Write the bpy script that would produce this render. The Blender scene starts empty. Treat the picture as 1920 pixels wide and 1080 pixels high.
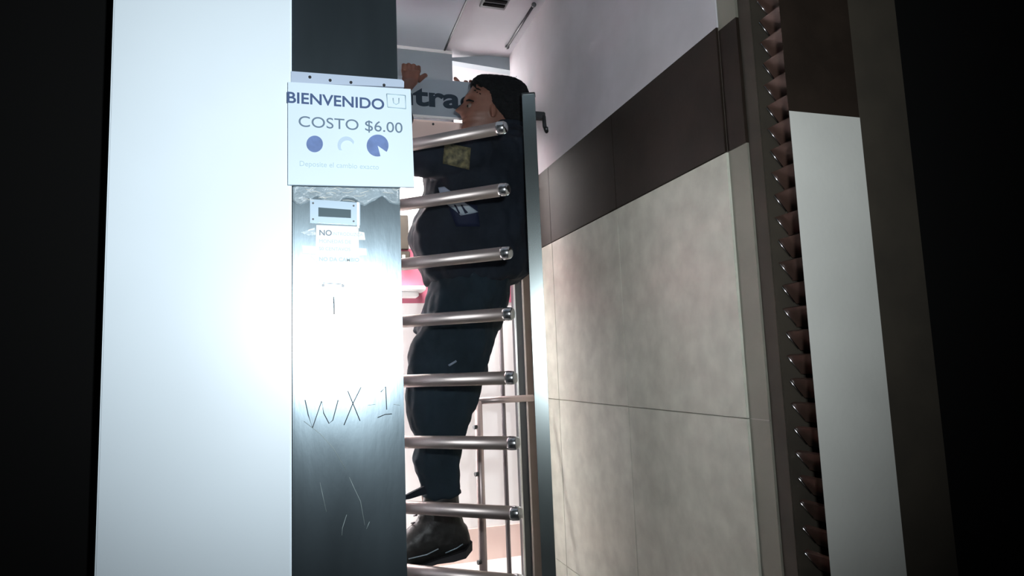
import bpy, bmesh, math, random
from mathutils import Vector, Matrix, noise
random.seed(7)
SC = bpy.context.scene
COL = SC.collection

# ------------------------------------------------------------------ camera
EYE = 1.0
YAW, PITCH, ROLL, FPX = 0.31173, 0.11582, -0.03868, 1243.0
fwd = Vector((math.sin(YAW)*math.cos(PITCH), math.cos(YAW)*math.cos(PITCH), math.sin(PITCH)))
rt = Vector((math.cos(YAW), -math.sin(YAW), 0)); up = rt.cross(fwd)
r2 = math.cos(ROLL)*rt + math.sin(ROLL)*up
u2 = -math.sin(ROLL)*rt + math.cos(ROLL)*up
CAM = Vector((0, 0, EYE))
cd = bpy.data.cameras.new('camera'); cd.sensor_width = 36; cd.lens = FPX/1920*36; cd.clip_start = 0.05
co = bpy.data.objects.new('camera', cd); COL.objects.link(co)
m3 = Matrix((r2, u2, -fwd)).transposed()
co.matrix_world = Matrix.Translation(CAM) @ m3.to_4x4()
SC.camera = co
# ------------------------------------------------------------------ world, view
SC.view_settings.view_transform = 'Standard'; SC.view_settings.look = 'None'
SC.view_settings.gamma = 1; SC.view_settings.use_curve_mapping = False
SC.view_settings.exposure = 0.0
w = bpy.data.worlds.new('world'); SC.world = w; w.use_nodes = True
w.node_tree.nodes['Background'].inputs[0].default_value = (0.55, 0.6, 0.7, 1)
w.node_tree.nodes['Background'].inputs[1].default_value = 0.012
# ------------------------------------------------------------------ lights
def point(name, loc, e, col, r):
    l = bpy.data.lights.new(name, 'POINT'); l.energy = e; l.color = col; l.shadow_soft_size = r
    o = bpy.data.objects.new(name, l); COL.objects.link(o); o.location = loc; return o
def area(name, loc, e, col, sx, sy, rot=(0, 0, 0)):
    l = bpy.data.lights.new(name, 'AREA'); l.energy = e; l.color = col; l.shape = 'RECTANGLE'; l.size = sx; l.size_y = sy
    o = bpy.data.objects.new(name, l); COL.objects.link(o); o.location = loc; o.rotation_euler = rot; return o
def spot(name, loc, e, col, r, aim, ang, blend):
    l = bpy.data.lights.new(name, 'SPOT'); l.energy = e; l.color = col; l.shadow_soft_size = r; l.spot_size = math.radians(ang); l.spot_blend = blend
    o = bpy.data.objects.new(name, l); COL.objects.link(o); o.location = loc
    o.rotation_euler = (Vector(aim)-Vector(loc)).to_track_quat('-Z', 'Y').to_euler(); return o
spot('phone_flash', (0.13, 0.02, EYE+0.14), 84, (0.90, 0.965, 1.0), 0.020, (0.36, 1.5, 1.62), 122, 1.0)
area('room_light', (-0.03, 3.16, 2.40), 118, (1.0, 0.95, 0.94), 1.3, 0.10, (math.radians(40), 0, 0))
area('added_room_fill', (-0.4, 3.15, 1.2), 62, (1.0, 0.93, 0.95), 0.06, 1.2, (math.radians(90), 0, math.radians(0)))  # extra light added out of view behind the kiosk to whiten the back wall

# ------------------------------------------------------------------ helpers
def ray(px, py):
    return (r2*((px-960)/FPX) - u2*((py-540)/FPX) + fwd)
def atY(px, py, Y):
    d = ray(px, py); return CAM + d*((Y-CAM.y)/d.y)
def atX(px, py, X):
    d = ray(px, py); return CAM + d*((X-CAM.x)/d.x)
def atZ(px, py, Z):
    d = ray(px, py); return CAM + d*((Z-CAM.z)/d.z)

def mat(name, col, rough=0.6, metal=0.0, var=0.0, scale=8, bump=0.0, bscale=60, coat=0.0, stretch=None, spec=0.5, aniso=0.0, rvar=0.0, col2=None):
    m = bpy.data.materials.new(name); m.use_nodes = True
    nt = m.node_tree; b = nt.nodes['Principled BSDF']
    b.inputs['Base Color'].default_value = (*col, 1); b.inputs['Roughness'].default_value = rough
    b.inputs['Metallic'].default_value = metal; b.inputs['Coat Weight'].default_value = coat
    b.inputs['Specular IOR Level'].default_value = spec
    if aniso: b.inputs['Anisotropic'].default_value = aniso
    tc = nt.nodes.new('ShaderNodeTexCoord'); mp = nt.nodes.new('ShaderNodeMapping')
    nt.links.new(tc.outputs['Object'], mp.inputs['Vector'])
    if stretch: mp.inputs['Scale'].default_value = stretch
    if var > 0 or col2:
        n = nt.nodes.new('ShaderNodeTexNoise'); n.inputs['Scale'].default_value = scale; n.inputs['Detail'].default_value = 8
        nt.links.new(mp.outputs[0], n.inputs['Vector'])
        r = nt.nodes.new('ShaderNodeValToRGB')
        r.color_ramp.elements[0].position = 0.32; r.color_ramp.elements[1].position = 0.68
        a = col2 if col2 else tuple(c*(1-var) for c in col); c2 = col if col2 else tuple(min(1, c*(1+var)) for c in col)
        r.color_ramp.elements[0].color = (*a, 1); r.color_ramp.elements[1].color = (*c2, 1)
        nt.links.new(n.outputs['Fac'], r.inputs['Fac']); nt.links.new(r.outputs[0], b.inputs['Base Color'])
        if rvar > 0:
            mr = nt.nodes.new('ShaderNodeMapRange'); mr.inputs['To Min'].default_value = rough-rvar; mr.inputs['To Max'].default_value = rough+rvar
            nt.links.new(n.outputs['Fac'], mr.inputs['Value']); nt.links.new(mr.outputs[0], b.inputs['Roughness'])
    if bump > 0:
        n2 = nt.nodes.new('ShaderNodeTexNoise'); n2.inputs['Scale'].default_value = bscale; n2.inputs['Detail'].default_value = 6
        nt.links.new(mp.outputs[0], n2.inputs['Vector'])
        bp = nt.nodes.new('ShaderNodeBump'); bp.inputs['Strength'].default_value = bump; bp.inputs['Distance'].default_value = 0.01
        nt.links.new(n2.outputs['Fac'], bp.inputs['Height']); nt.links.new(bp.outputs[0], b.inputs['Normal'])
    return m
def emit(name, col, s):
    m = bpy.data.materials.new(name); m.use_nodes = True; b = m.node_tree.nodes['Principled BSDF']
    b.inputs['Base Color'].default_value = (*col, 1)
    b.inputs['Emission Color'].default_value = (*col, 1); b.inputs['Emission Strength'].default_value = s; return m

M = {}
M['steel'] = mat('brushed_steel', (0.36, 0.46, 0.52), 0.225, 0.97, 0.10, 6, 0.03, 40, stretch=(1, 1, 0.25), rvar=0.04)
M['steel_tube'] = mat('tube_steel', (0.58, 0.51, 0.49), 0.42, 1.0, 0.06, 10)
M['polished'] = mat('polished_steel', (0.85, 0.86, 0.88), 0.22, 1.0)
M['post'] = mat('post_steel', (0.52, 0.6, 0.6), 0.25, 1.0, 0.08, 5, stretch=(1, 1, 0.2))
M['darkmetal'] = mat('dark_metal', (0.08, 0.085, 0.09), 0.4, 0.8)
M['tile'] = mat('beige_tile', (0.52, 0.525, 0.45), 0.42, 0, 0.13, 14, 0.05, 90, spec=0.4)
M['tile2'] = mat('grey_tile', (0.19, 0.185, 0.15), 0.6, 0, 0.10, 6, 0.05, 90)
M['pier_tile'] = mat('pier_tile', (0.5, 0.5, 0.465), 0.5, 0, 0.07, 4, 0.03, 90)
M['brown'] = mat('brown_tile', (0.016, 0.011, 0.008), 0.6, 0, 0.25, 9, 0.04, 90, spec=0.15)
M['grout'] = mat('grout', (0.3, 0.29, 0.25), 0.9)
M['grout_light'] = mat('light_grout', (0.2, 0.17, 0.15), 0.9)
M['plaster'] = mat('grey_plaster', (0.54, 0.53, 0.56), 0.75, 0, 0.10, 4, 0.06, 30)
M['ceil'] = mat('ceiling_paint', (0.36, 0.36, 0.385), 0.8, 0, 0.05, 3)
M['soffit'] = mat('soffit_board', (0.33, 0.385, 0.43), 0.7, 0, 0.04, 3)
M['beam'] = mat('beam_paint', (0.28, 0.33, 0.36), 0.7, 0, 0.06, 4)
M['board'] = mat('sign_board', (0.33, 0.39, 0.44), 0.5, 0, 0.04, 5)
M['white'] = mat('white_paint', (0.9, 0.89, 0.88), 0.6, 0, 0.02, 3)
M['pink'] = mat('pink_paint', (0.8, 0.62, 0.56), 0.7, 0, 0.04, 3)
M['burgundy'] = mat('burgundy_paint', (0.45, 0.12, 0.18), 0.7, 0, 0.06, 3)
M['floor'] = mat('pale_floor', (0.75, 0.73, 0.7), 0.5, 0, 0.06, 3)
M['floor_dark'] = mat('dark_floor_tile', (0.06, 0.065, 0.065), 0.5, 0, 0.1, 5)
M['paper'] = mat('sign_paper', (0.62, 0.74, 0.84), 0.5, 0, 0.03, 4, 0.06, 12)
M['strip'] = mat('plastic_strip', (0.42, 0.5, 0.62), 0.5)
M['note'] = mat('note_paper', (0.85, 0.87, 0.82), 0.7, 0, 0.03, 12)
M['tape'] = mat('clear_tape', (0.55, 0.66, 0.72), 0.25, 0, 0.1, 30, 0.4, 60)
M['ink'] = mat('blue_ink', (0.05, 0.09, 0.2), 0.5)
M['ink2'] = mat('grey_ink', (0.12, 0.18, 0.25), 0.5)
M['ink3'] = mat('faded_ink', (0.42, 0.56, 0.62), 0.5)
M['coin'] = mat('coin_blue', (0.12, 0.19, 0.40), 0.5, 0, 0.15, 60)
M['coin_pale'] = mat('coin_pale', (0.45, 0.58, 0.7), 0.5)
M['lcd'] = mat('lcd_glass', (0.05, 0.09, 0.11), 0.3)
M['bezel'] = mat('lcd_bezel', (0.33, 0.42, 0.5), 0.45, 0.4)
M['scratch'] = mat('scratch_dark', (0.04, 0.05, 0.06), 0.6, 0.2)
M['scratch_l'] = mat('scratch_light', (0.35, 0.42, 0.42), 0.5, 0.3)
M['letter'] = mat('sign_letters', (0.015, 0.035, 0.055), 0.5)
M['navy'] = mat('navy_cloth', (0.008, 0.012, 0.019), 0.85, 0, 0.3, 7, 0.25, 25, spec=0.2)
M['trouser'] = mat('trouser_cloth', (0.010, 0.019, 0.027), 0.9, 0, 0.25, 7, 0.25, 22, spec=0.2)
M['leather'] = mat('black_leather', (0.012, 0.012, 0.012), 0.45, 0, 0.2, 15, 0.2, 50)
M['rubber'] = mat('boot_rubber', (0.02, 0.022, 0.025), 0.5)
M['skin'] = mat('skin', (0.17, 0.075, 0.05), 0.5, 0, 0.12, 25)
M['hair'] = mat('black_hair', (0.006, 0.007, 0.008), 0.75, 0, 0.3, 60, 0.6, 90, spec=0.15)
M['eye'] = mat('eye_white', (0.16, 0.12, 0.10), 0.5)
M['iris'] = mat('iris', (0.01, 0.007, 0.005), 0.2)
M['gold'] = mat('gold_badge', (0.32, 0.29, 0.15), 0.6, 0, 0.4, 60, col2=(0.06, 0.06, 0.04))
M['patch'] = mat('pale_patch', (0.55, 0.65, 0.72), 0.5)
M['patchblue'] = mat('blue_patch', (0.01, 0.02, 0.06), 0.7)
M['pinktube'] = mat('warm_tube', (0.52, 0.42, 0.41), 0.35, 0.5)
M['pole'] = mat('pole_grey', (0.2, 0.18, 0.19), 0.5, 0.3)
M['jamb'] = mat('jamb_warm', (0.30, 0.24, 0.22), 0.5, 0.2, 0.1, 6)
M['shutter'] = mat('shutter_brown', (0.075, 0.042, 0.032), 0.38, 0.25, 0.2, 10)
M['frame_brown'] = mat('frame_brown', (0.03, 0.024, 0.016), 0.8, 0.0, 0.2, 8)
M['pier_white'] = mat('pier_white', (0.78, 0.88, 0.95), 0.35, 0, 0.04, 2, spec=0.6)
M['black'] = mat('black_wall', (0.005, 0.005, 0.005), 0.9, spec=0.05)
M['lamp'] = emit('lamp_diffuser', (1, 0.95, 0.93), 2.5)

def link(name, bm, m, parent=None, smooth=False):
    me = bpy.data.meshes.new(name); bmesh.ops.recalc_face_normals(bm, faces=bm.faces[:]); bm.to_mesh(me); bm.free()
    for mm in (m if isinstance(m, (list, tuple)) else [m]): me.materials.append(mm)
    if smooth:
        for p in me.polygons: p.use_smooth = True
    o = bpy.data.objects.new(name, me); COL.objects.link(o)
    if parent:
        o.parent = parent
        o.matrix_parent_inverse = Matrix.Translation(-parent.location)
    return o
def tag(o, label=None, cat=None, group=None, kind=None):
    if label: o['label'] = label
    if cat: o['category'] = cat
    if group: o['group'] = group
    if kind: o['kind'] = kind
    return o
def empty(name, loc):
    o = bpy.data.objects.new(name, None); o.location = loc; o.empty_display_size = 0.05; COL.objects.link(o); return o
def box(bm, x0, x1, y0, y1, z0, z1, mi=0, bev=0.0):
    b = bmesh.new()
    vs = [b.verts.new(p) for p in ((x0,y0,z0),(x1,y0,z0),(x1,y1,z0),(x0,y1,z0),(x0,y0,z1),(x1,y0,z1),(x1,y1,z1),(x0,y1,z1))]
    for f in ((0,3,2,1),(4,5,6,7),(0,1,5,4),(1,2,6,5),(2,3,7,6),(3,0,4,7)): b.faces.new([vs[i] for i in f])
    if bev > 0: bmesh.ops.bevel(b, geom=b.edges[:], offset=bev, segments=2, affect='EDGES')
    merge(bm, b, mi)
def merge(bm, b, mi=0):
    mp = {v: bm.verts.new(v.co) for v in b.verts}
    for f in b.faces:
        nf = bm.faces.new([mp[v] for v in f.verts]); nf.material_index = mi if mi else f.material_index; nf.smooth = f.smooth
    b.free()
def prism(bm, pts, vec, mi=0):
    """closed polygon pts extruded by vec"""
    a = [bm.verts.new(p) for p in pts]; b = [bm.verts.new(Vector(p)+Vector(vec)) for p in pts]
    n = len(pts); fs = [bm.faces.new(a), bm.faces.new(b[::-1])]
    for i in range(n): fs.append(bm.faces.new((a[i], b[i], b[(i+1) % n], a[(i+1) % n])))
    for f in fs: f.material_index = mi
def tube(bm, pts, rad, n=16, mi=0, cap=True, flat=None):
    """tube through pts; rad a number or a list"""
    pts = [Vector(p) for p in pts]; rs = rad if isinstance(rad, (list, tuple)) else [rad]*len(pts)
    rings = []; nrm = None
    for i, p in enumerate(pts):
        t = (pts[min(i+1, len(pts)-1)]-pts[max(i-1, 0)]).normalized()
        if nrm is None:
            nrm = t.cross(Vector((0, 0, 1)));
            if nrm.length < 0.1: nrm = t.cross(Vector((0, 1, 0)))
        nrm = (nrm - t*nrm.dot(t)).normalized(); bn = t.cross(nrm)
        r = rs[i]; ra, rb = (r if isinstance(r, (tuple, list)) else (r, r))
        rings.append([bm.verts.new(p+nrm*math.cos(2*math.pi*k/n)*ra+bn*math.sin(2*math.pi*k/n)*rb) for k in range(n)])
    for a, b in zip(rings, rings[1:]):
        for k in range(n):
            f = bm.faces.new((a[k], a[(k+1) % n], b[(k+1) % n], b[k])); f.smooth = True; f.material_index = mi
    if cap:
        for q in (rings[0], rings[-1][::-1]):
            f = bm.faces.new(q); f.material_index = mi
def loft(bm, rings, mi=0):
    R = [[bm.verts.new(p) for p in r] for r in rings]; n = len(R[0])
    for a, b in zip(R, R[1:]):
        for k in range(n): f = bm.faces.new((a[k], a[(k+1) % n], b[(k+1) % n], b[k])); f.smooth = True; f.material_index = mi
    bm.faces.new(R[0]); bm.faces.new(R[-1][::-1])
def text(name, s, size, m, parent, origin, ux=Vector((1, 0, 0)), uz=Vector((0, 0, 1)), off=0.0, ext=0.0006, sx=1.0, align='LEFT', shear=0):
    c = bpy.data.curves.new('txt', 'FONT'); c.body = s; c.size = size; c.offset = off; c.extrude = ext; c.align_x = align; c.shear = shear
    o = bpy.data.objects.new('txt', c); COL.objects.link(o)
    bpy.context.view_layer.update()
    me = bpy.data.meshes.new_from_object(o.evaluated_get(bpy.context.evaluated_depsgraph_get()))
    bpy.data.objects.remove(o); bpy.data.curves.remove(c)
    nz = ux.cross(uz)
    for v in me.vertices:
        v.co = Vector(origin)+ux*v.co.x*sx+uz*v.co.y-nz*0.0+nz*(v.co.z)
    me.materials.clear(); me.materials.append(m); me.name = name
    ob = bpy.data.objects.new(name, me); COL.objects.link(ob)
    if parent: ob.parent = parent; ob.matrix_parent_inverse = Matrix.Translation(-parent.location)
    return ob
def fuse(o, vox, smooth=4, disp=None):
    """voxel-remesh the union of overlapping closed shapes into one continuous surface"""
    md = o.modifiers.new('r', 'REMESH'); md.mode = 'VOXEL'; md.voxel_size = vox; md.use_smooth_shade = True
    sm = o.modifiers.new('s', 'SMOOTH'); sm.factor = 0.5; sm.iterations = smooth
    bpy.context.view_layer.update()
    me = bpy.data.meshes.new_from_object(o.evaluated_get(bpy.context.evaluated_depsgraph_get()))
    o.modifiers.clear(); mats = list(o.data.materials); o.data = me
    me.materials.clear()
    for mm in mats: me.materials.append(mm)
    if disp:
        me.update()
        ns = [v.normal.copy() for v in me.vertices]
        for v, nn in zip(me.vertices, ns): v.co += nn*disp(v.co)
    for p in me.polygons: p.use_smooth = True; p.material_index = 0
    return o
def struct(name, bm, m, label=None, smooth=False):
    o = link(name, bm, m, None, smooth); o['kind'] = 'structure'
    if label: o['label'] = label
    return o

# ------------------------------------------------------------------ room shell
WX = 1.0                                   # the tiled wall runs along X = 1
CEIL = EYE+1.54
Y_COR = atX(1393, 680, WX).y               # near corner of the tiled wall
Y_STR = atX(1427, 650, WX).y               # near edge of the narrow strip
Y_J = atX(1162, 480, WX).y                 # vertical tile joint
Y_END = atX(956, 130, WX).y                # far end of the wall
YB = atZ(940, 1046, 0).y                   # back wall of the lit room
z1 = atX(1400, 785, WX).z; z2 = atX(1042, 1047, WX).z
zb = atX(1365, 283, WX).z; zt = atX(1150, 212, WX).z
print('wall', Y_COR, Y_STR, Y_J, Y_END, 'back', YB, 'z', z1, z2, zb, zt)

bm = bmesh.new(); box(bm, -2.2, 2.4, -1.2, YB+0.1, -0.05, 0); struct('floor', bm, M['floor'])
bm = bmesh.new(); box(bm, -2.2, 2.4, -1.2, 2.9, 0.0005, 0.006); struct('floor_front', bm, M['floor_dark'])
# tiled wall: core, plaster above, beige tiles below, brown course
bm = bmesh.new()
box(bm, WX+0.008, WX+0.20, Y_COR+0.002, Y_END, 0, CEIL, 0)
ZP = zt
box(bm, WX, WX+0.012, Y_COR, Y_END, ZP, CEIL, 1)
g = 0.0010
ys = [Y_COR, Y_J, Y_J+0.6, Y_END]
zs = [0.0, z2, z1, zb]
for a, b in zip(ys, ys[1:]):
    for c, d in zip(zs, zs[1:]):
        box(bm, WX, WX+0.01, a+g, b-g, c+g, d-g, 2, 0.0012)
struct('wall_right', bm, [M['grout'], M['plaster'], M['tile']])
bm = bmesh.new()
box(bm, WX+0.004, WX+0.012, Y_COR, Y_END, zb, zt, 1)
for a, b in zip(ys, ys[1:]): box(bm, WX-0.002, WX+0.008, a+g, b-g, zb+0.0005, zt, 0, 0.001)
struct('trim_1', bm, [M['brown'], M['grout_light']], 'dark brown course of tiles running along the beige tiled wall')
# narrow return strip beside the corner, slightly set back
bm = bmesh.new()
box(bm, WX+0.006, WX+0.2, Y_STR, Y_COR, 0, zb, 0)
box(bm, WX+0.005, WX+0.2, Y_STR, Y_COR, zt-0.01, CEIL, 0)
box(bm, WX+0.004, WX+0.2, Y_STR, Y_COR, zb, zt-0.01, 1)
box(bm, WX+0.0055, WX+0.02, Y_STR, Y_COR, z1-0.001, z1+0.001, 2)
struct('trim_2', bm, [M['tile2'], M['brown'], M['grout']], 'narrow grey edge strip at the near end of the tiled wall')

# ceiling: main slab, hung soffit with trim on the left, vent
XS = atZ(869, 45, CEIL-0.02).x
YBM = atZ(795, 91.5, CEIL-0.04).y
bm = bmesh.new(); YH = atZ(900, 106, CEIL).y
box(bm, -2.2, 2.4, 0.95, YB, CEIL, CEIL+0.05, 0); struct('ceiling', bm, M['ceil'])
bm = bmesh.new(); box(bm, -2.2, XS-0.045, 0.9, YBM, CEIL-0.04, CEIL, 0); 
box(bm, XS-0.044, XS-0.036, 0.9, YBM, CEIL-0.043, CEIL, 1)
box(bm, XS-0.035, XS, 0.9, YBM, CEIL-0.036, CEIL, 2)
struct('trim_3', bm, [M['soffit'], M['darkmetal'], M['ceil']], 'pale hung soffit board with an edge trim')
# beam under the soffit with a white bead
bm = bmesh.new()
zbm = atY(848, 235, YBM+0.01).z
xb = atY(848, 120, YBM).x
box(bm, -2.2, xb, YBM, YBM+0.08, zbm, CEIL, 0)
box(bm, -2.2, xb, YBM-0.008, YBM, CEIL-0.052, CEIL-0.04, 1)
struct('trim_4', bm, [M['beam'], M['white']], 'grey beam face under the soffit')
# sloping header in the lit opening
bm = bmesh.new()
a = atY(842, 108, YH-0.02); b = atY(975, 101, YH-0.02); c = atY(975, 135, YH-0.02); d = atY(842, 113, YH-0.02)
prism(bm, [a, b, c, d], (0, 0.05, 0)); struct('trim_5', bm, M['beam'], 'thin grey header across the lit opening')

# lit back room
bm = bmesh.new(); box(bm, -2.2, 2.4, YB, YB+0.1, 0, CEIL+0.3, 0)
struct('wall_back', bm, M['white'])
zr0 = atY(957, 567, YB).z; zr1 = atY(957, 470, YB).z; zd = atY(940, 985, YB).z
bm = bmesh.new(); box(bm, -2.2, 2.4, YB-0.006, YB, zr0, zr1); struct('trim_6', bm, M['burgundy'], 'burgundy band painted along the back wall')
bm = bmesh.new(); box(bm, -2.2, 2.4, YB-0.006, YB, 0, zd); struct('trim_7', bm, M['pink'], 'pale pink dado at the foot of the back wall')
bm = bmesh.new(); box(bm, -2.2, -2.1, -1.2, YB, 0, CEIL+0.3, 0); struct('wall_left', bm, M['black'])
bm = bmesh.new(); box(bm, WX+0.2, 2.4, Y_END-0.1, Y_END, 0, CEIL, 0); struct('wall_side', bm, M['plaster'])

# white ledge and wall fittings on the back wall, seen between the kiosk and the person
def wallbox(px0, py0, px1, py1, Y, dep):
    p = atY(px0, py0, Y); q = atY(px1, py1, Y); return (p.x, q.x, Y-0.0, Y+dep, min(p.z, q.z), max(p.z, q.z))
led = empty('wall_ledge', (0.4, YB-0.1, atY(770, 541, YB-0.15).z))
tag(led, 'white moulded ledge on the back wall, left of the uniformed person', 'ledge')
zl = led.location.z
bm = bmesh.new(); xe = atY(799, 541, YB-0.14).x
box(bm, -0.6, xe, YB-0.14, YB-0.006, zl-0.008, zl+0.016, 0, 0.004); link('shelf_top', bm, M['white'], led)
bm = bmesh.new(); box(bm, -0.6, xe-0.03, YB-0.10, YB-0.006, zl-0.035, zl-0.009, 0, 0.004); link('moulding', bm, M['white'], led)

# ------------------------------------------------------------------ right side: shutter, pier
YP = 1.02
YG = atX(1428, 260, WX+0.01).y
print('guide', Y_STR, YG)
XSH = WX+0.055
bm = bmesh.new(); ya = atX(1462, 400, XSH).y
box(bm, XSH-0.045, XSH+0.05, YG, Y_STR-0.001, 0, CEIL, 0, 0.002)
sh = empty('roller_shutter', (XSH, Y_STR-0.3, 0)); tag(sh, 'dark brown metal roller shutter of stacked slats beside the tiled wall', 'shutter')
link('guide_rail', bm, M['frame_brown'], sh)
bm = bmesh.new()
pitch = 0.052; z = 0.02; k = 0
while z < CEIL-0.02:
    y0, y1 = YP+0.072, YG-0.003
    prism(bm, [(XSH+0.004, y0, z), (XSH-0.030, y0, z+pitch*0.80), (XSH-0.020, y0, z+pitch*0.86), (XSH+0.012, y0, z+0.002)], (0, y1-y0-0.006*(k % 2), 0))
    z += pitch; k += 1
link('slat_curtain', bm, M['shutter'], sh)
bm = bmesh.new(); z = 0.02
while z < CEIL-0.03:
    y1 = YG-0.003
    tube(bm, [(XSH+0.000, y1-0.004, z+0.004), (XSH-0.030, y1-0.004, z+pitch*0.74)], 0.0012, 6)
    z += pitch
link('slat_glints', bm, M['polished'], sh)  # bright thin rods put in as the glints along the slat ends
bm = bmesh.new(); box(bm, XSH+0.02, XSH+0.06, YP+0.1, Y_STR-0.001, 0, CEIL); link('backing', bm, M['black'], sh)

x0 = atY(1466, 60, YP).x; x1 = atY(1645, 540, YP).x; x2 = atY(1764, 540, YP).x
zpb = atY(1555, 215, YP).z
bm = bmesh.new()
fp = [(x0, YP), (x1, YP), (x1, YP+0.07), (x0+0.09, YP+0.07)]
prism(bm, [(x, y, 0) for x, y in fp], (0, 0, zpb), 0); prism(bm, [(x, y+0.001, zpb) for x, y in fp], (0, 0, CEIL-zpb), 1)
struct('wall_pier', bm, [M['pier_tile'], M['brown']], 'beige tiled pier with a brown top at the right')
bm = bmesh.new(); box(bm, x1, x2, YP+0.03, YP+0.08, 0, CEIL, 0, 0.003); struct('trim_8', bm, M['frame_brown'], 'dark brown jamb beside the right pier')
bm = bmesh.new(); box(bm, x2, x2+0.9, YP+0.05, YP+0.09, 0, CEIL); struct('wall_front_right', bm, M['black'])

# ------------------------------------------------------------------ left side: pale pier
YK = 1.25
bm = bmesh.new()
xl = atY(194, 540, YK-0.012).x; xr = atY(547, 540, YK-0.012).x
box(bm, xl, xr, YK-0.012, YK+0.5, 0, CEIL-0.04, 0, 0.003); struct('wall_pier_left', bm, M['pier_white'], 'smooth pale painted pier left of the coin kiosk')

bm = bmesh.new(); box(bm, -2.1, xl-0.001, YK+0.1, YK+0.14, 0, CEIL-0.04); struct('wall_front_left', bm, M['black'])
# ------------------------------------------------------------------ coin kiosk
kx = atY(754, 560, YK).x; KT = 2.2
kl = xr+0.0015
kiosk = empty('coin_kiosk', ((kx+kl)/2, YK+0.25, 0))
tag(kiosk, 'tall brushed steel coin kiosk with display, coin slot and scratched letters', 'kiosk')
bm = bmesh.new(); box(bm, kl, kx, YK, YK+0.5, 0, KT, 0, 0.003); link('cabinet', bm, M['steel'], kiosk)
def K(px, py, d=0.0): return atY(px, py, YK-d)
def kquad(bm, pts, th, d0=0.0, mi=0): prism(bm, [K(x, y, d0) for x, y in pts], (0, -th, 0), mi)
# display
bm = bmesh.new(); kquad(bm, [(581, 374), (675, 381), (675, 422), (581, 417)], 0.003, 0.0003); dsp = link('display_bezel', bm, M['bezel'], kiosk)
bm = bmesh.new(); kquad(bm, [(597, 389), (658, 393.5), (658, 409), (597, 406)], 0.001, 0.0033); link('display_screen', bm, M['lcd'], dsp)
bm = bmesh.new(); kquad(bm, [(669, 379), (673.5, 379.5), (674, 428), (669, 428)], 0.0012, 0.0034); link('white_edge', bm, M['note'], dsp)
for x, y in ((663, 386), (663, 415), (587, 381), (587, 411)):
    bm = bmesh.new(); p = K(x, y, 0.0033); tube(bm, [p, p+Vector((0, -0.0015, 0))], 0.0018, 10); link('screw', bm, M['darkmetal'], dsp)
# coin slot plate
bm = bmesh.new(); kquad(bm, [(598, 532), (651, 535), (652, 605), (599, 602)], 0.002, 0.0003); sp = link('coin_plate', bm, M['steel'], kiosk)
bm = bmesh.new()
for a, b in (((599, 531), (599.8, 600)), ((606, 530.5), (643, 533))): tube(bm, [K(*a, 0.0024), K(*b, 0.0024)], 0.0006, 6)
link('plate_edge', bm, M['scratch'], sp)
bm = bmesh.new(); kquad(bm, [(624.5, 556), (627, 556), (628, 590), (625, 590)], 0.001, 0.0024); link('coin_slot', bm, M['scratch'], sp)
for x, y in ((606, 535), (643, 536)):
    bm = bmesh.new(); p = K(x, y, 0.0024); tube(bm, [p, p+Vector((0, -0.002, 0))], 0.003, 10); link('screw', bm, M['darkmetal'], sp)
# scratched letters W X 1
def scr(name, strokes, m=M['scratch'], r=0.0009):
    for s in strokes:
        bm = bmesh.new(); tube(bm, [K(x, y, 0.0002) for x, y in s], r, 6); link(name, bm, m, kiosk)
scr('scratched_letter', [[(572, 750), (578, 778), (586, 802), (603, 752), (607, 775), (617, 794), (624, 788), (634, 750)]])
scr('scratched_letter', [[(652, 733), (664, 762), (675, 789)], [(677, 726), (661, 758), (645, 797)]])
scr('scratched_letter', [[(714, 735), (723, 725), (725, 768)], [(708, 783), (722, 777), (735, 776)]])
scr('scratch_mark', [[(570, 790), (600, 813), (625, 840), (648, 880)], [(655, 895), (664, 915), (676, 940), (684, 985)], [(650, 965), (642, 990), (641, 1004)], [(693, 978), (687, 992)]], M['scratch_l'], 0.0005)
scr('scratch_mark', [[(690, 760), (704, 758)], [(738, 758), (750, 760)], [(600, 905), (612, 960)]], M['scratch_l'], 0.0004)

# clear tape with crinkles under the price sign
tp = empty('tape_strip', K(650, 365, 0.001)); tag(tp, 'crinkled clear tape stuck across the kiosk under the price sign', 'tape')
bm = bmesh.new(); N = 30
g0 = []
for i in range(N+1):
    row = []
    for j in range(7):
        px = 549+(750-549)*i/N; py = 346+(377+8*math.sin(i*0.7)-346)*j/6 + 2*math.sin(i*1.7+j)
        row.append(bm.verts.new(K(px, py, 0.001+0.0012*abs(noise.noise(Vector((i*0.5, j*1.3, 3)))))))
    g0.append(row)
for i in range(N):
    for j in range(6): bm.faces.new((g0[i][j], g0[i+1][j], g0[i+1][j+1], g0[i][j+1]))
bmesh.ops.solidify(bm, geom=bm.faces[:], thickness=0.0003)
link('tape_film', bm, M['tape'], tp, True)
for i in range(16):
    bm = bmesh.new(); x = random.uniform(560, 740); y = random.uniform(352, 380); L = random.uniform(8, 24)
    tube(bm, [K(x, y, 0.003), K(x+L*0.5, y+random.uniform(-3, 3), 0.0034), K(x+L, y+random.uniform(-5, 6), 0.003)], 0.0005, 5)
    link('tape_crinkle', bm, M['note'], tp)

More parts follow.
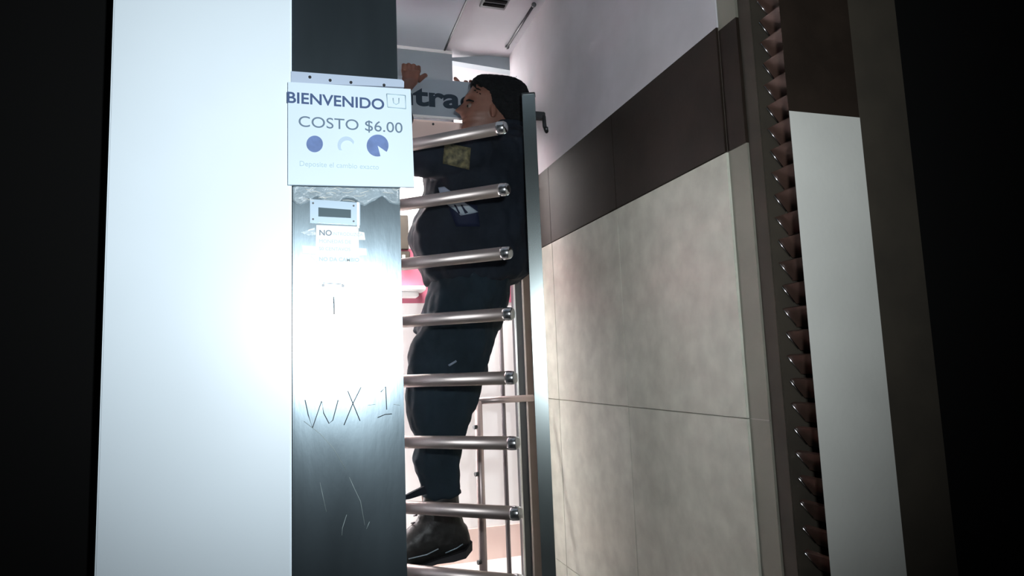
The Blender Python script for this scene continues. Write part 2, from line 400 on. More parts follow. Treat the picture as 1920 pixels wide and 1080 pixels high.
# hand-written note with tape
nt_ = empty('handwritten_note', K(633, 460, 0.001)); tag(nt_, 'small white handwritten note taped under the kiosk display', 'note')
bm = bmesh.new(); kquad(bm, [(593, 422), (672, 425), (674, 497), (597, 494.5), (583, 481), (591, 478)], 0.0008, 0.0004); link('paper', bm, M['note'], nt_)
for q in ([(564, 436), (590, 427), (592, 440), (578, 441)], [(566, 460), (593, 462), (593, 477), (567, 475)], [(673, 434), (683, 436), (685, 450), (673, 450)], [(673, 465), (687, 466), (688, 479), (673, 480)]):
    bm = bmesh.new(); kquad(bm, q, 0.0005, 0.0009); link('tape', bm, M['note'] if q[0][0] > 600 or q[0][1] > 450 else M['tape'], nt_)
ux = (K(672, 425)-K(593, 422)).normalized()
def wr(s, px, py, size, m, par, d=0.0014, **kw): return text('handwriting', s, size, m, par, K(px, py, d), ux, Vector((0, 0, 1)), **kw)
wr('NO', 598, 441, 0.0145, M['ink2'], nt_, off=0.0002, ext=0.0002)
wr('INTRODUZCA', 623, 441, 0.0085, M['ink3'], nt_, off=0, ext=0.0002)
wr('MONEDAS DE', 598, 455, 0.0092, M['ink3'], nt_, off=0, ext=0.0002)
wr('50 CENTAVOS', 598, 469, 0.0088, M['ink3'], nt_, off=0, ext=0.0002)
wr('NO DA CAMBIO', 598, 489, 0.0098, M['ink3'], nt_, off=0.0002, ext=0.0002)

# price sign
sg = empty('price_sign', K(660, 350, 0.03)); tag(sg, 'white price sign reading BIENVENIDO COSTO $6.00 on the steel kiosk', 'sign')
YS = 0.022
def S(px, py, d=0.0): return atY(px, py, YK-YS-d)
bm = bmesh.new(); prism(bm, [S(*p) for p in ((540, 153.5), (770, 167), (777, 351), (540, 346))], (0, 0.006, 0)); link('panel', bm, M['paper'], sg)
bm = bmesh.new(); prism(bm, [atY(*p, YK-0.002) for p in ((546, 138.5), (752, 154), (756, 158), (756, 168), (546, 160))], (0, -0.012, 0)); stp = link('backing_strip', bm, M['strip'], sg)
for x, y in ((581, 145), (619, 151), (658, 155), (720, 160)):
    bm = bmesh.new(); p = atY(x, y, YK-0.014); tube(bm, [p, p+Vector((0, -0.002, 0))], 0.0028, 10); link('screw', bm, M['darkmetal'], stp)
us = (S(718, 193)-S(560, 181)).normalized()
def stext(name, s, px, py, wpx, hpx, m, off=0.0, align='LEFT'):
    o = text(name, s, 1.0, m, None, (0, 0, 0), off=0, ext=0)
    me = o.data; xs = [v.co.x for v in me.vertices]; zs_ = [v.co.z for v in me.vertices]
    bpy.data.objects.remove(o)
    W = (S(px+wpx, py)-S(px, py)).length; H = (S(px, py-hpx)-S(px, py)).length
    size = H/0.73; sx = W/((max(xs)-min(xs))*size)
    org = S(px, py, 0.0006) - us*min(xs)*size*sx
    return text(name, s, size, m, sg, org, us, Vector((0, 0, 1)), off=off*size, ext=0.0003, sx=sx)
stext('lettering', 'BIENVENIDO', 539, 192, 180, 21, M['ink'], 0.018)
stext('lettering', 'COSTO $6.00', 560, 237, 194, 21, M['ink2'], 0.0)
stext('lettering', 'Deposite el cambio exacto', 562, 311, 148, 10, M['ink3'], 0.0)
def disc(name, cx, cy, r, m, a0=0, a1=360, inner=0):
    bm = bmesh.new(); n = 36; pts = []
    for k in range(n+1):
        a = math.radians(a0+(a1-a0)*k/n); pts.append(S(cx+r*math.cos(a), cy-r*math.sin(a), 0.0004))
    if inner:
        for k in range(n, -1, -1):
            a = math.radians(a0+(a1-a0)*k/n); pts.append(S(cx+inner*math.cos(a)+2, cy-inner*math.sin(a)+3, 0.0004))
    elif a1-a0 < 360: pts.append(S(cx, cy, 0.0004))
    else: pts.pop()
    prism(bm, pts, (0, -0.0006, 0)); return link(name, bm, m, sg)
disc('coin_picture', 590, 270, 15.5, M['coin'])
disc('coin_picture', 649, 272, 16, M['coin_pale'], 20, 215, 12)
disc('coin_picture', 708, 273, 20.5, M['coin'], 325, 645)
bm = bmesh.new()
for a, b in (((725, 176), (760, 179)), ((760, 179), (761, 204)), ((761, 204), (727, 201)), ((727, 201), (725, 176))):
    tube(bm, [S(*a, 0.0006), S(*b, 0.0006)], 0.0009, 6)
tube(bm, [S(737, 184, 0.0006), S(738, 193, 0.0006), S(743, 196, 0.0006), S(748, 193, 0.0006), S(748, 184, 0.0006)], 0.001, 6)
link('square_logo', bm, M['ink3'], sg)

# ------------------------------------------------------------------ entrance sign board
YE = 2.70
sb = empty('entrance_sign', atY(830, 215, YE)); tag(sb, 'grey sign board reading Entrada under the ceiling beam', 'sign')
bm = bmesh.new()
ptop = atY(790, 150, YE); 
def E_(px, py, d=0): return atY(px, py, YE-d)
zt_ = E_(848, 151).z; zb_ = E_(848, 222).z; xe2 = E_(905, 180).x
box(bm, E_(600, 180).x, xe2, YE, YE+0.012, zb_, zt_, 0, 0.002); link('board', bm, M['board'], sb)
bm = bmesh.new(); box(bm, E_(600, 180).x, xe2, YE-0.004, YE-0.0002, zb_-0.006, zb_+0.004, 0, 0.001); link('lower_rail', bm, M['white'], sb)
hh = (E_(800, 165)-E_(800, 200)).length
text('lettering', 'Entrada', 0.122, M['letter'], sb, (E_(699, 182, 0.001).x, YE-0.001, E_(800, 198).z), off=0.004, ext=0.0005, sx=1.42)
# pink panel below the sign, behind
hp = empty('header_panel', E_(820, 265)); tag(hp, 'pale pink panel with one screw below the Entrada sign', 'panel')
bm = bmesh.new(); box(bm, E_(600, 180).x, E_(878, 240).x, YE+0.02, YE+0.04, E_(820, 325).z, zb_-0.008, 0, 0.002); link('panel_board', bm, M['pink'], hp)
bm = bmesh.new(); p = atY(812, 233, YE+0.02); tube(bm, [p, p+Vector((0, -0.004, 0))], 0.005, 12); link('screw', bm, M['darkmetal'], hp)

# ------------------------------------------------------------------ turnstile
D = ray(-1980, 780); D.z = 0; D.normalize()           # arm heading, away from the camera
tipY = 1.93
tips = [(946, 238, 245), (953, 354, 354), (960, 473, 475), (962, 588, 588), (970, 708, 708), (972, 831, 832), (976, 963, 963), (980, 1092, 1092)]
ptip = atY(964, 600, tipY); L = 0.78
rot_c = Vector((ptip.x, ptip.y, 0)) + D*L
ts = empty('turnstile', (rot_c.x, rot_c.y, 0)); tag(ts, 'full height steel turnstile with stacked horizontal tube arms', 'turnstile')
bm = bmesh.new(); tube(bm, [(rot_c.x, rot_c.y, 0), (rot_c.x, rot_c.y, 2.25)], 0.055, 24); link('rotor_pole', bm, M['steel_tube'], ts)
zlist = []
for (x, y, _) in tips:
    # tip of this arm stands on the vertical line at ptip
    d = ray(x, y); t = Vector((ptip.x, ptip.y, 0)).dot(Vector((d.x, d.y, 0)))/(d.x**2+d.y**2)
    zlist.append((CAM+d*t).z)
print('arm z', [round(v, 3) for v in zlist])
R_ = 0.0205
for zz in zlist:
    for wing in range(3):
        dd = Matrix.Rotation(math.radians(120*wing), 3, 'Z') @ (-D)
        a = Vector((rot_c.x, rot_c.y, zz)) + dd*0.05; b = Vector((rot_c.x, rot_c.y, zz)) + dd*L
        bm = bmesh.new(); tube(bm, [a, b-dd*0.03], R_, 20)
        arm = link('arm', bm, M['steel_tube'], ts)
        bm = bmesh.new(); tube(bm, [b-dd*0.031, b-dd*0.026, b-dd*0.008, b-dd*0.001, b], [R_*1.04, R_*1.06, R_*0.98, R_*0.75, R_*0.3], 20)
        link('end_cap', bm, M['polished'], arm)

# ------------------------------------------------------------------ guide post, bracket, rear frame, rails
YPO = 2.2
gp = atY(1010, 620, YPO); ztop = atY(988, 180, YPO).z
po = empty('guide_post', (gp.x, gp.y, 0)); tag(po, 'free standing square steel post beside the tiled wall', 'post')
def yawbox(bm, c, hw, hd, z0, z1, ang, bev=0.0):
    b = bmesh.new(); box(b, -hw, hw, -hd, hd, z0, z1, 0, bev)
    bmesh.ops.transform(b, matrix=Matrix.Translation((c.x, c.y, 0)) @ Matrix.Rotation(ang, 4, 'Z'), verts=b.verts[:]); merge(bm, b)
bm = bmesh.new(); yawbox(bm, gp, 0.0235, 0.02, 0, ztop, math.radians(-22), 0.003); link('post_tube', bm, M['post'], po)
bm = bmesh.new(); yawbox(bm, gp, 0.025, 0.0215, ztop, ztop+0.006, math.radians(-22), 0.002); link('post_cap', bm, M['darkmetal'], po)
bz = atY(1010, 217, YPO).z
br = link('latch_arm', (lambda b: (box(b, gp.x+0.02, gp.x+0.062, gp.y-0.004, gp.y+0.02, bz-0.012, bz+0.016, 0, 0.003), b)[1])(bmesh.new()), M['darkmetal'], po)
bm = bmesh.new(); q = Vector((gp.x+0.056, gp.y, bz)); tube(bm, [q, q+Vector((0, -0.004, -0.04)), q+Vector((0.004, -0.012, -0.062)), q+Vector((0, -0.02, -0.05))], 0.0075, 10); link('hook', bm, M['darkmetal'], br)

YF = 2.78
fr = empty('door_frame', (atY(976, 700, YF).x, YF, 0)); tag(fr, 'slim dark steel frame upright behind the guide post', 'frame')
fx0 = atY(971, 760, YF).x; fx1 = atY(987, 760, YF).x; zf = atY(975, 300, YF).z
bm = bmesh.new(); box(bm, fx0, fx1, YF, YF+0.04, 0, zf, 0, 0.003); link('upright', bm, M['darkmetal'], fr)
bm = bmesh.new(); box(bm, fx0-0.002, fx0+0.006, YF-0.006, YF-0.0002, 0, zf, 0, 0.001); link('bright_edge', bm, M['polished'], fr)
bm = bmesh.new(); box(bm, fx1+0.0045, WX-0.0005, YF+0.004, YF+0.034, 0.006, zf, 0, 0.002); link('side_panel', bm, M['jamb'], fr)
bm = bmesh.new(); box(bm, fx1-0.004, fx1+0.004, YF-0.012, YF-0.0002, 0, zf, 0, 0.001); link('rib', bm, M['steel_tube'], fr)

YR = 2.64
rl = empty('rail_barrier', (atY(900, 900, YR).x, YR, 0)); tag(rl, 'warm toned steel tube barrier with one top rail behind the person', 'barrier')
a = atY(901, 900, YR); ztp = atY(893, 752, YR).z; wr_ = 0.0165
bm = bmesh.new(); tube(bm, [(a.x, YR, 0), (a.x, YR, ztp)], wr_, 18); pst = link('rail_post', bm, M['pinktube'], rl)
bm = bmesh.new(); tube(bm, [(a.x-0.03, YR, ztp), (atY(1000, 755, YR).x, YR, ztp)], 0.014, 16); link('top_rail', bm, M['pinktube'], rl)
for y in (800, 888, 1053):
    zz = atY(893, y, YR).z; bm = bmesh.new(); tube(bm, [(a.x-0.012, YR-0.012, zz), (a.x-0.026, YR-0.016, zz)], 0.009, 10); link('clamp', bm, M['darkmetal'], pst)
YT = 2.92
tpn = atY(947, 850, YT)
bm = bmesh.new(); tube(bm, [(tpn.x, YT, 0), (tpn.x, YT, 1.5)], 0.0105, 14)
o = link('thin_pole', bm, M['pole']); tag(o, 'thin grey vertical pole standing between barrier and frame', 'pole')

# conduit and vent on the ceiling
cv = [atZ(1001, 9, CEIL-0.012), atZ(951, 88, CEIL-0.012)]
bm = bmesh.new(); tube(bm, cv, 0.006, 10)
cn = empty('ceiling_conduit', cv[0]); tag(cn, 'thin dark conduit along the ceiling above the plastered wall', 'conduit'); link('pipe', bm, M['darkmetal'], cn)
for p in cv:
    bm = bmesh.new(); bmesh.ops.create_uvsphere(bm, u_segments=12, v_segments=8, radius=0.011); bmesh.ops.translate(bm, vec=p, verts=bm.verts[:]); link('clip', bm, M['darkmetal'], cn)
p0 = atZ(898, 9, CEIL); p1 = atZ(950, 8, CEIL)
bm = bmesh.new(); box(bm, p0.x, p1.x, p0.y-0.3, p0.y, CEIL-0.012, CEIL-0.0005, 0, 0.003)
vt = empty('ceiling_vent', ((p0.x+p1.x)/2, p0.y-0.15, CEIL-0.012)); tag(vt, 'dark rectangular vent grille in the ceiling', 'vent'); link('grille_frame', bm, M['darkmetal'], vt)
bm = bmesh.new()
for k in range(8): box(bm, p0.x+0.01, p1.x-0.01, p0.y-0.28+k*0.034, p0.y-0.262+k*0.034, CEIL-0.016, CEIL-0.0122)
link('slats', bm, M['black'], vt)
bm = bmesh.new(); tube(bm, [(-0.68, 3.155, 2.43), (0.62, 3.155, 2.43)], 0.016, 14)
lp = empty('ceiling_lamp', (0, 3.15, CEIL)); tag(lp, 'white tube lamp hung behind the grey ceiling beam', 'lamp'); link('tube', bm, M['lamp'], lp)
bm = bmesh.new(); box(bm, -0.70, 0.64, 3.13, 3.18, 2.449, CEIL-0.001, 0, 0.003); link('housing', bm, M['white'], lp)
wl = empty('added_lamp', (-0.57, 3.12, 0)); tag(wl, 'added tube lamp on a stand, unseen behind the kiosk, brightening the back room', 'lamp')
bm = bmesh.new(); tube(bm, [(-0.57, 3.12, 0.6), (-0.57, 3.12, 1.8)], 0.014, 14); link('tube', bm, M['lamp'], wl)  # body of the added lamp, unseen, only there to brighten the room
bm = bmesh.new(); tube(bm, [(-0.60, 3.09, 0.006), (-0.60, 3.09, 1.85)], 0.012, 12); link('stand', bm, M['darkmetal'], wl)
# wall switch box on the back wall
bx = atY(758, 476, YB-0.02)
sw = empty('cabinet_frame', (bx.x, YB-0.02, bx.z)); tag(sw, 'dark brown notice frame on the white back wall by the kiosk edge', 'frame')
bm = bmesh.new(); p = atY(700, 402, YB-0.02); q = atY(766, 468, YB-0.02)
box(bm, p.x, q.x, YB-0.03, YB-0.0065, q.z, p.z, 0, 0.003); link('frame_board', bm, M['frame_brown'], sw)
sx_ = empty('socket_box', atY(758, 482, YB-0.02)); tag(sx_, 'small dark square wall box under the brown notice frame', 'box')
p = atY(745, 472, YB-0.02); q = atY(768, 492, YB-0.02)
bm = bmesh.new(); box(bm, p.x, q.x, YB-0.04, YB-0.0065, q.z, p.z, 0, 0.003); link('housing', bm, M['frame_brown'], sx_)
c = atY(757, 481, YB-0.04); bm = bmesh.new(); box(bm, c.x-0.008, c.x+0.008, YB-0.044, YB-0.0402, c.z-0.008, c.z+0.008, 0, 0.001); link('button', bm, M['white'], sx_)

# ------------------------------------------------------------------ person
PY = 2.47
def P(px, py, dy=0.0): return atY(px, py, PY+dy)
def rows(bm, R, n=28, e=2.3):
    """R: (py, px_left, px_right, half_depth, dy) -> stacked horizontal rings"""
    rings = []
    for (y, xl, xr, hd, dy) in R:
        a = P(xl, y, dy); b = P(xr, y, dy); c = (a+b)/2; hw = (b.x-a.x)/2; r = []
        for k in range(n):
            t = 2*math.pi*k/n; ct, st = math.cos(t), math.sin(t)
            r.append(Vector((c.x+hw*math.copysign(abs(ct)**(2/e), ct), c.y+hd*math.copysign(abs(st)**(2/e), st), c.z)))
        rings.append(r)
    loft(bm, rings)
def ball(bm, c, r, sc=(1, 1, 1)):
    b = bmesh.new(); bmesh.ops.create_uvsphere(b, u_segments=20, v_segments=14, radius=r)
    bmesh.ops.scale(b, vec=sc, verts=b.verts[:]); bmesh.ops.translate(b, vec=c, verts=b.verts[:]); merge(bm, b)

per = empty('person', (P(870, 1070).x, PY, 0.0))
tag(per, 'person in dark navy uniform and black boots climbing behind the turnstile arms, in profile', 'person')

# --- body: head, neck, torso, arms, hands, legs in one surface
body = bmesh.new()
f0 = [(149, 918), (152, 905), (157, 894), (164, 887), (172, 882), (181, 876), (188, 871), (193, 871), (198, 874), (205, 873), (212, 871), (218, 869), (223, 866), (227, 867), (230, 866), (235, 869), (240, 866), (246, 865), (251, 870), (255, 884)]
nose = {188: 0, 193: 1, 198: 6, 205: 12, 210: 17, 213: 18, 216: 14, 219: 5, 223: 1}
bk = [(149, 945), (157, 966), (172, 977), (190, 981), (212, 976), (235, 966), (255, 955)]
wd = [(149, 0.020), (152, 0.035), (157, 0.050), (164, 0.062), (172, 0.069), (190, 0.074), (205, 0.072), (220, 0.066), (235, 0.056), (246, 0.047), (255, 0.038)]
def lerp(T, x):
    if x <= T[0][0]: return T[0][1]
    for (a, b), (c, d) in zip(T, T[1:]):
        if x <= c: return b+(d-b)*(x-a)/(c-a)
    return T[-1][1]
nz = sorted(nose.items())
rings = []; y = 149.0
S_PX = (P(900, 200)-P(901, 200)).length
while y <= 255.01:
    fx = lerp(f0, y); bx_ = lerp(bk, y); hw = lerp(wd, y); ne = (lerp(nz, y) if 188 < y < 223 else 0)*S_PX
    mid = fx+(bx_-fx)*0.52; c = P(mid, y); fa = c.x-P(fx, y).x; ba = P(bx_, y).x-c.x; r = []
    for k in range(64):
        t = 2*math.pi*k/64; ct, st = math.cos(t), math.sin(t)
        lat = hw*math.copysign(abs(st)**0.9, st)
        xx = (ba if ct > 0 else fa)*math.copysign(abs(ct)**0.85, ct)
        if ct < 0:
            nw = 0.009+0.006*max(0, (y-195)/20)
            xx -= ne*math.exp(-(lat/nw)**2)
            if 192 < y < 206: xx += 0.010*math.exp(-((abs(lat)-0.031)/0.014)**2)*math.exp(-((y-199)/5)**2)   # eye socket
            if 184 < y < 192: xx -= 0.004*math.exp(-((abs(lat)-0.028)/0.016)**2)
            if 203 < y < 222: xx -= 0.003*math.exp(-((abs(lat)-0.035)/0.014)**2)
            if 225 < y < 229: xx += 0.003*math.exp(-(lat/0.024)**2)
        r.append(Vector((c.x+xx, c.y+lat, c.z)))
    rings.append(r); y += 1.5
loft(body, rings)
# neck
rows(body, [(235, 905, 962, 0.052, 0.0), (250, 898, 965, 0.055, 0), (270, 890, 972, 0.062, 0), (290, 880, 978, 0.085, 0)])
# ear (near side)
for sgn in (-1,):
    p = P(925, 208, -0.070); ball(body, p, 0.016, (0.75, 0.45, 1.7)); ball(body, p+Vector((-0.004, -0.004, -0.018)), 0.009, (0.8, 0.6, 1.1))
# torso core and legs inside the clothes
rows(body, [(280, 870, 970, 0.10, 0), (320, 850, 972, 0.15, 0), (400, 850, 970, 0.13, 0), (480, 850, 965, 0.12, 0), (560, 840, 940, 0.14, 0)])
for dy, o_ in ((-0.07, 0), (0.08, -12)):
    rows(body, [(550, 850+o_, 930+o_, 0.06, dy), (640, 820+o_, 905+o_, 0.065, dy), (740, 800+o_, 870+o_, 0.05, dy), (840, 795+o_, 845+o_, 0.045, dy), (960, 805+o_, 845+o_, 0.035, dy), (1000, 800+o_, 850+o_, 0.035, dy)], 20)
# near arm up over the sign board
SHn = P(895, 290, -0.14); ELn = P(742, 305, -0.10); WRn = P(752, 176, 0.12)
tube(body, [SHn, (SHn+ELn)/2, ELn], [0.05, 0.047, 0.04], 16); tube(body, [ELn, (ELn+WRn)/2, WRn], [0.042, 0.038, 0.026], 16)
def finger(bm, pts, r0):
    tube(bm, pts, [r0, r0*1.02, r0*0.92, r0*0.85, r0*0.5][:len(pts)], 10)
    ball(bm, Vector(pts[-1]), r0*0.7)
# near hand: palm in front of the board, fingers bent over its top edge
ztE = E_(775, 150).z
pc = atY(770, 143, YE-0.030)
tube(body, [WRn, pc+Vector((-0.005, -0.006, -0.03)), pc+Vector((0.004, 0, 0.02))], [(0.026, 0.02), (0.038, 0.020), (0.042, 0.018)], 16)
for k in range(4):
    bx0 = pc+Vector((-0.028+0.021*k, 0, 0.022)); ln = (0.9, 1.05, 1.0, 0.8)[k]
    hz = max(0.012, 0.030*ln)
    finger(body, [bx0, bx0+Vector((0.001, 0.006, hz)), bx0+Vector((0.003, 0.028, hz+0.008)), bx0+Vector((0.004, 0.052, hz-0.004)), bx0+Vector((0.005, 0.056, hz-0.024*ln))], 0.0098)
finger(body, [pc+Vector((0.03, -0.004, -0.02)), pc+Vector((0.050, -0.004, 0.0)), pc+Vector((0.062, 0.004, 0.012)), pc+Vector((0.068, 0.012, 0.016))], 0.011)
# far arm: behind the head, fingers hooked over the board's top edge from the rear
SHf = P(925, 292, 0.16); ELf = P(952, 222, 0.37); WRf = atY(912, 178, YE+0.075)
tube(body, [SHf, (SHf+ELf)/2, ELf], [0.05, 0.045, 0.038], 16); tube(body, [ELf, (ELf+WRf)/2, WRf], [0.038, 0.034, 0.026], 16)
pf = atY(890, 170, YE+0.055)
tube(body, [WRf, (WRf+pf)/2+Vector((0, 0, 0.003)), pf, pf+Vector((-0.035, 0, 0.0))], [(0.02, 0.026), (0.017, 0.036), (0.016, 0.036), (0.014, 0.03)], 16)
for k, (fx_, fy_, tx, ty) in enumerate(((866, 163, 853, 147), (874, 163, 872, 153), (881, 164, 882, 152), (890, 165, 890, 152))):
    a = atY(fx_, fy_, YE+0.05); b = atY(tx, ty, YE+0.03); c = atY(tx+4, ty+1, YE+0.022)
    if k == 0: finger(body, [a, a*0.5+b*0.5, b], 0.0105)
    else: finger(body, [a, a*0.45+b*0.55, b, c], 0.0085)
bo = link('body', body, M['skin'], per); fuse(bo, 0.0035, 3)

# --- eyes, brows, lips
for sgn in (-1, 1):
    c = P(881.5, 199, 0.031*sgn); bm = bmesh.new(); ball(bm, c, 0.0115); ey = link('eye', bm, M['eye'], bo, True)
    bm = bmesh.new(); ball(bm, c+Vector((-0.0085, 0.001*sgn, -0.001)), 0.0055); link('iris', bm, M['iris'], ey, True)
    bm = bmesh.new(); b0 = P(878, 189, 0.013*sgn); b1 = P(880, 187.5, 0.032*sgn); b2 = P(890, 190, 0.050*sgn)
    tube(bm, [b0+Vector((-0.007, 0, 0)), b1+Vector((-0.002, 0, 0)), b2+Vector((-0.004, 0, 0))], [0.003, 0.004, 0.002], 8); link('eyebrow', bm, M['hair'], bo, True)

# --- hair
bm = bmesh.new()
rows(bm, [(145, 918, 945, 0.015, 0), (147, 902, 958, 0.035, 0), (151, 890, 968, 0.052, 0), (157, 884, 976, 0.066, 0), (165, 885, 983, 0.076, 0), (175, 892, 986, 0.082, 0), (186, 900, 988, 0.086, 0), (197, 904, 988, 0.086, 0), (208, 906, 986, 0.084, 0), (216, 912, 984, 0.081, 0), (224, 922, 981, 0.074, 0), (233, 934, 978, 0.066, 0), (243, 945, 975, 0.05, 0)], 40, 3.4)
for k in range(260):
    a = random.uniform(0, 1); px = 888+90*a; py = 150+random.uniform(-1, 28) - 5*math.sin(a*math.pi)
    dy = random.uniform(-0.07, 0.02); p = P(px, py, dy)
    n_ = (p-P(935, 200, 0)).normalized(); dirv = (n_+Vector((random.uniform(-.6, .3), random.uniform(-.3, .3), random.uniform(-0.2, .5)))).normalized()
    base = P(935, 195, 0); base = p-n_*0.012
    tube(bm, [base, base+dirv*0.013, base+dirv*0.026+Vector((-0.003, 0, -0.002))], [0.0035, 0.0026, 0.0008], 6)
hr = link('hair', bm, M['hair'], bo); fuse(hr, 0.0028, 1, lambda c: 0.0018*noise.noise(c*130))

# --- jacket
def fold(s, amp): 
    return lambda c: amp*(noise.noise(Vector((c.x*s, c.y*s, c.z*s*0.6)))+0.6*noise.noise(Vector((c.x*s*2.3, c.y*s*2.3, c.z*s*1.6))))
bm = bmesh.new()
rows(bm, [(238, 922, 985, 0.060, 0), (248, 908, 987, 0.075, 0), (262, 885, 988, 0.11, 0), (280, 862, 989, 0.155, 0), (300, 835, 990, 0.185, 0), (330, 803, 991, 0.19, 0), (370, 797, 992, 0.18, 0), (400, 788, 992, 0.175, 0),
          (425, 772, 992, 0.17, 0), (442, 767, 992, 0.17, 0), (462, 770, 992, 0.165, 0), (480, 777, 991, 0.165, 0), (500, 785, 991, 0.165, 0), (515, 792, 988, 0.16, 0), (526, 797, 972, 0.155, 0), (534, 800, 950, 0.15, 0)], 40, 2.4)
tube(bm, [SHn, (SHn+ELn)/2+Vector((0, 0, 0.004)), ELn], [0.082, 0.074, 0.062], 20)
ball(bm, ELn, 0.062); ball(bm, SHn, 0.085)
tube(bm, [ELn, (ELn+WRn)/2, WRn+Vector((0, 0, -0.005))], [0.062, 0.052, 0.038], 20)
tube(bm, [SHf, (SHf+ELf)/2, ELf], [0.075, 0.062, 0.05], 20); ball(bm, ELf, 0.05)
tube(bm, [ELf, (ELf+WRf)/2, WRf+(ELf-WRf)*0.15], [0.05, 0.044, 0.034], 20)
jk = link('jacket', bm, M['navy'], per); fuse(jk, 0.008, 5, fold(12, 0.017))
bm = bmesh.new()
# turned-up collar
rr = []
for (y, xl, xr, hd) in ((252, 900, 986, 0.078), (240, 912, 986, 0.070), (234, 918, 985, 0.066)):
    rr.append((y, xl, xr, hd, 0))
rows(bm, rr, 28, 2.2); cl = link('collar', bm, M['navy'], jk); fuse(cl, 0.006, 3)

def on_surface(obj, px, py, off=0.0):
    """point where the view ray through (px,py) meets the object's mesh; used only to seat badges on the cloth"""
    from mathutils.bvhtree import BVHTree
    if 'bvh' not in CACHE or CACHE['n'] != obj.name:
        me = obj.data; CACHE['bvh'] = BVHTree.FromPolygons([v.co.copy() for v in me.vertices], [tuple(p.vertices) for p in me.polygons]); CACHE['n'] = obj.name
    d = ray(px, py).normalized(); h = CACHE['bvh'].ray_cast(CAM, d)
    return (h[0]+h[1]*off) if h[0] else P(px, py, -0.2)
CACHE = {}
def badge(name, pts, m, host, sub=6, off=0.003, parent=None):
    """quad patch draped on the cloth, pts in order tl, tr, br, bl"""
    bm = bmesh.new(); G = []
    for i in range(sub+1):
        r = []
        for j in range(sub+1):
            u, v = j/sub, i/sub
            x = (1-v)*((1-u)*pts[0][0]+u*pts[1][0])+v*((1-u)*pts[3][0]+u*pts[2][0]); y = (1-v)*((1-u)*pts[0][1]+u*pts[1][1])+v*((1-u)*pts[3][1]+u*pts[2][1])
            r.append(bm.verts.new(on_surface(host, x, y, off)))
        G.append(r)
    for i in range(sub):
        for j in range(sub): bm.faces.new((G[i][j], G[i][j+1], G[i+1][j+1], G[i+1][j]))
    bmesh.ops.solidify(bm, geom=bm.faces[:], thickness=0.002)
    o = link(name, bm, m, parent or host, True); return o
badge('shoulder_badge', [(834, 268), (883, 278), (880, 318), (830, 306)], M['gold'], jk)
badge('blue_patch', [(835, 372), (895, 385), (900, 425), (855, 425)], M['patchblue'], jk, off=0.002)
badge('name_patch', [(836, 381), (870, 379), (897, 398), (864, 405)], M['patch'], jk, off=0.005)
for q in ([(851, 384), (854, 384), (863, 401), (859, 402)], [(863, 384), (866, 384), (877, 400), (872, 401)]):
    badge('patch_letter', q, M['patchblue'], jk, off=0.0065)
badge('sleeve_stripe', [(822, 352), (834, 350), (850, 362), (826, 366)], M['strip'], jk, off=0.002)

# --- trousers
bm = bmesh.new()
rows(bm, [(520, 805, 955, 0.15, 0), (545, 799, 951, 0.155, 0), (575, 794, 946, 0.155, 0), (600, 786, 938, 0.15, 0.0), (620, 779, 931, 0.14, 0.0)], 32, 2.3)
near = [(590, 800, 940, 0.085, -0.06), (620, 781, 931, 0.085, -0.065), (645, 773, 925, 0.085, -0.065), (680, 768, 917, 0.083, -0.065), (705, 765, 911, 0.08, -0.065), (740, 761, 901, 0.078, -0.065), (770, 761, 893, 0.075, -0.065),
        (800, 766, 877, 0.07, -0.06), (820, 776, 869, 0.065, -0.06), (836, 774, 865, 0.062, -0.06), (860, 772, 863, 0.062, -0.06), (882, 779, 862, 0.06, -0.06), (905, 787, 862, 0.058, -0.06), (921, 789, 866, 0.058, -0.06), (930, 790, 868, 0.057, -0.06)]
rows(bm, near, 28, 2.3)
far = [(y, xl+8, xr-22, hd, 0.09) for (y, xl, xr, hd, dy) in near[:-2]]
rows(bm, far, 24, 2.3)
tr = link('trousers', bm, M['trouser'], per); fuse(tr, 0.008, 4, fold(14, 0.013))
badge('thigh_tab', [(840, 684), (854, 675), (856, 678), (843, 687)], M['strip'], tr, 3, 0.003)

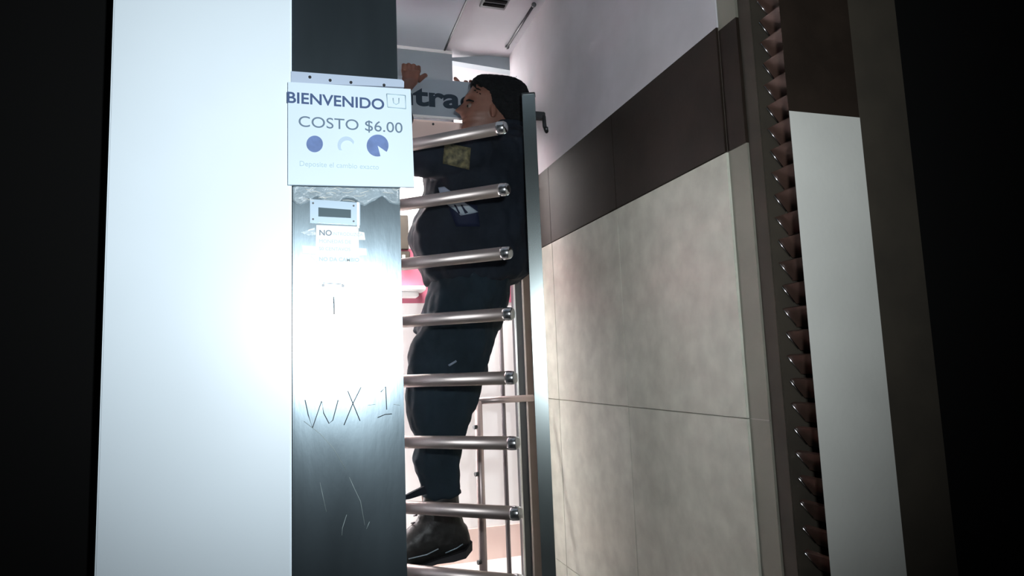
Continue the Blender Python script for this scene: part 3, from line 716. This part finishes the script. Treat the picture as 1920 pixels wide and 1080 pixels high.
# --- boots
def boot(dx, dy, full=True):
    bm = bmesh.new()
    rows(bm, [(915+0, 793+dx, 859+dx, 0.050, dy), (940, 792+dx, 860+dx, 0.050, dy), (960, 787+dx, 861+dx, 0.050, dy), (980, 778+dx, 868+dx, 0.050, dy), (1000, 790+dx, 874+dx, 0.048, dy)], 24)
    rings = []
    for (x, y0, y1, hw) in ((880, 1002, 1014, 0.018), (875, 985, 1026, 0.034), (862, 968, 1034, 0.042), (840, 962, 1042, 0.046), (815, 962, 1049, 0.048), (790, 970, 1058, 0.050), (765, 992, 1066, 0.054), (740, 1015, 1074, 0.056), (715, 1032, 1080, 0.052), (698, 1046, 1082, 0.038), (690, 1058, 1080, 0.018)):
        a = P(x+dx, y0, dy); b = P(x+dx, y1, dy); c = (a+b)/2; hh_ = (a.z-b.z)/2; r = []
        for k in range(24):
            t = 2*math.pi*k/24; r.append(Vector((c.x, c.y+hw*math.copysign(abs(math.sin(t))**0.85, math.sin(t)), c.z+hh_*math.copysign(abs(math.cos(t))**0.85, math.cos(t)))))
        rings.append(r)
    loft(bm, rings)
    o = link('boot', bm, M['leather'], per); fuse(o, 0.005, 4, fold(18, 0.004))
    # sole following the underside, heel block
    bm = bmesh.new(); rings = []
    for (x, y1, hw, th) in ((882, 1018, 0.030, 16), (868, 1033, 0.046, 14), (845, 1040, 0.050, 13), (815, 1049, 0.050, 8), (790, 1058, 0.053, 7), (765, 1066, 0.058, 7), (740, 1074, 0.060, 7), (715, 1080, 0.056, 7), (694, 1081, 0.036, 6)):
        a = P(x+dx, y1-6, dy); b = P(x+dx, y1-6+th, dy); c = a; 
        rings.append([Vector((a.x, a.y-hw, a.z)), Vector((a.x, a.y+hw, a.z)), Vector((b.x, b.y+hw, b.z)), Vector((b.x, b.y-hw, b.z))])
    R = [[bm.verts.new(p) for p in r] for r in rings]
    for a, b in zip(R, R[1:]):
        for k in range(4): bm.faces.new((a[k], a[(k+1) % 4], b[(k+1) % 4], b[k]))
    bm.faces.new(R[0]); bm.faces.new(R[-1][::-1])
    link('sole', bm, M['rubber'], o)
    bm = bmesh.new()
    for y in (944, 954, 966, 980):
        tube(bm, [P(788+dx-(y-944)*0.3, y, dy-0.03), P(784+dx-(y-944)*0.35, y+1, dy), P(788+dx-(y-944)*0.3, y, dy+0.03)], 0.003, 6)
    link('laces', bm, M['rubber'], o)
    bm = bmesh.new()
    tube(bm, [P(766+dx, 1048, dy-0.055), P(800+dx, 1040, dy-0.051), P(822+dx, 1029, dy-0.050)], 0.0022, 6)
    tube(bm, [P(835+dx, 1037, dy-0.049), P(856+dx, 1028, dy-0.046), P(868+dx, 1020, dy-0.042)], 0.002, 6)
    link('welt_highlight', bm, M['bezel'] if dy < 0 else M['rubber'], o)  # highlight on the sole edge put into the near boot's paler colour
    return o
bt = boot(0, -0.06)
boot(0, 0.10)
bm = bmesh.new(); prism(bm, [P(796, 912, -0.10), P(800, 926, -0.10), P(768, 936, -0.10), P(756, 938, -0.10), P(756, 932, -0.10), P(775, 922, -0.10)], (0, 0.02, 0))
link('ankle_strap', bm, M['navy'], bt)
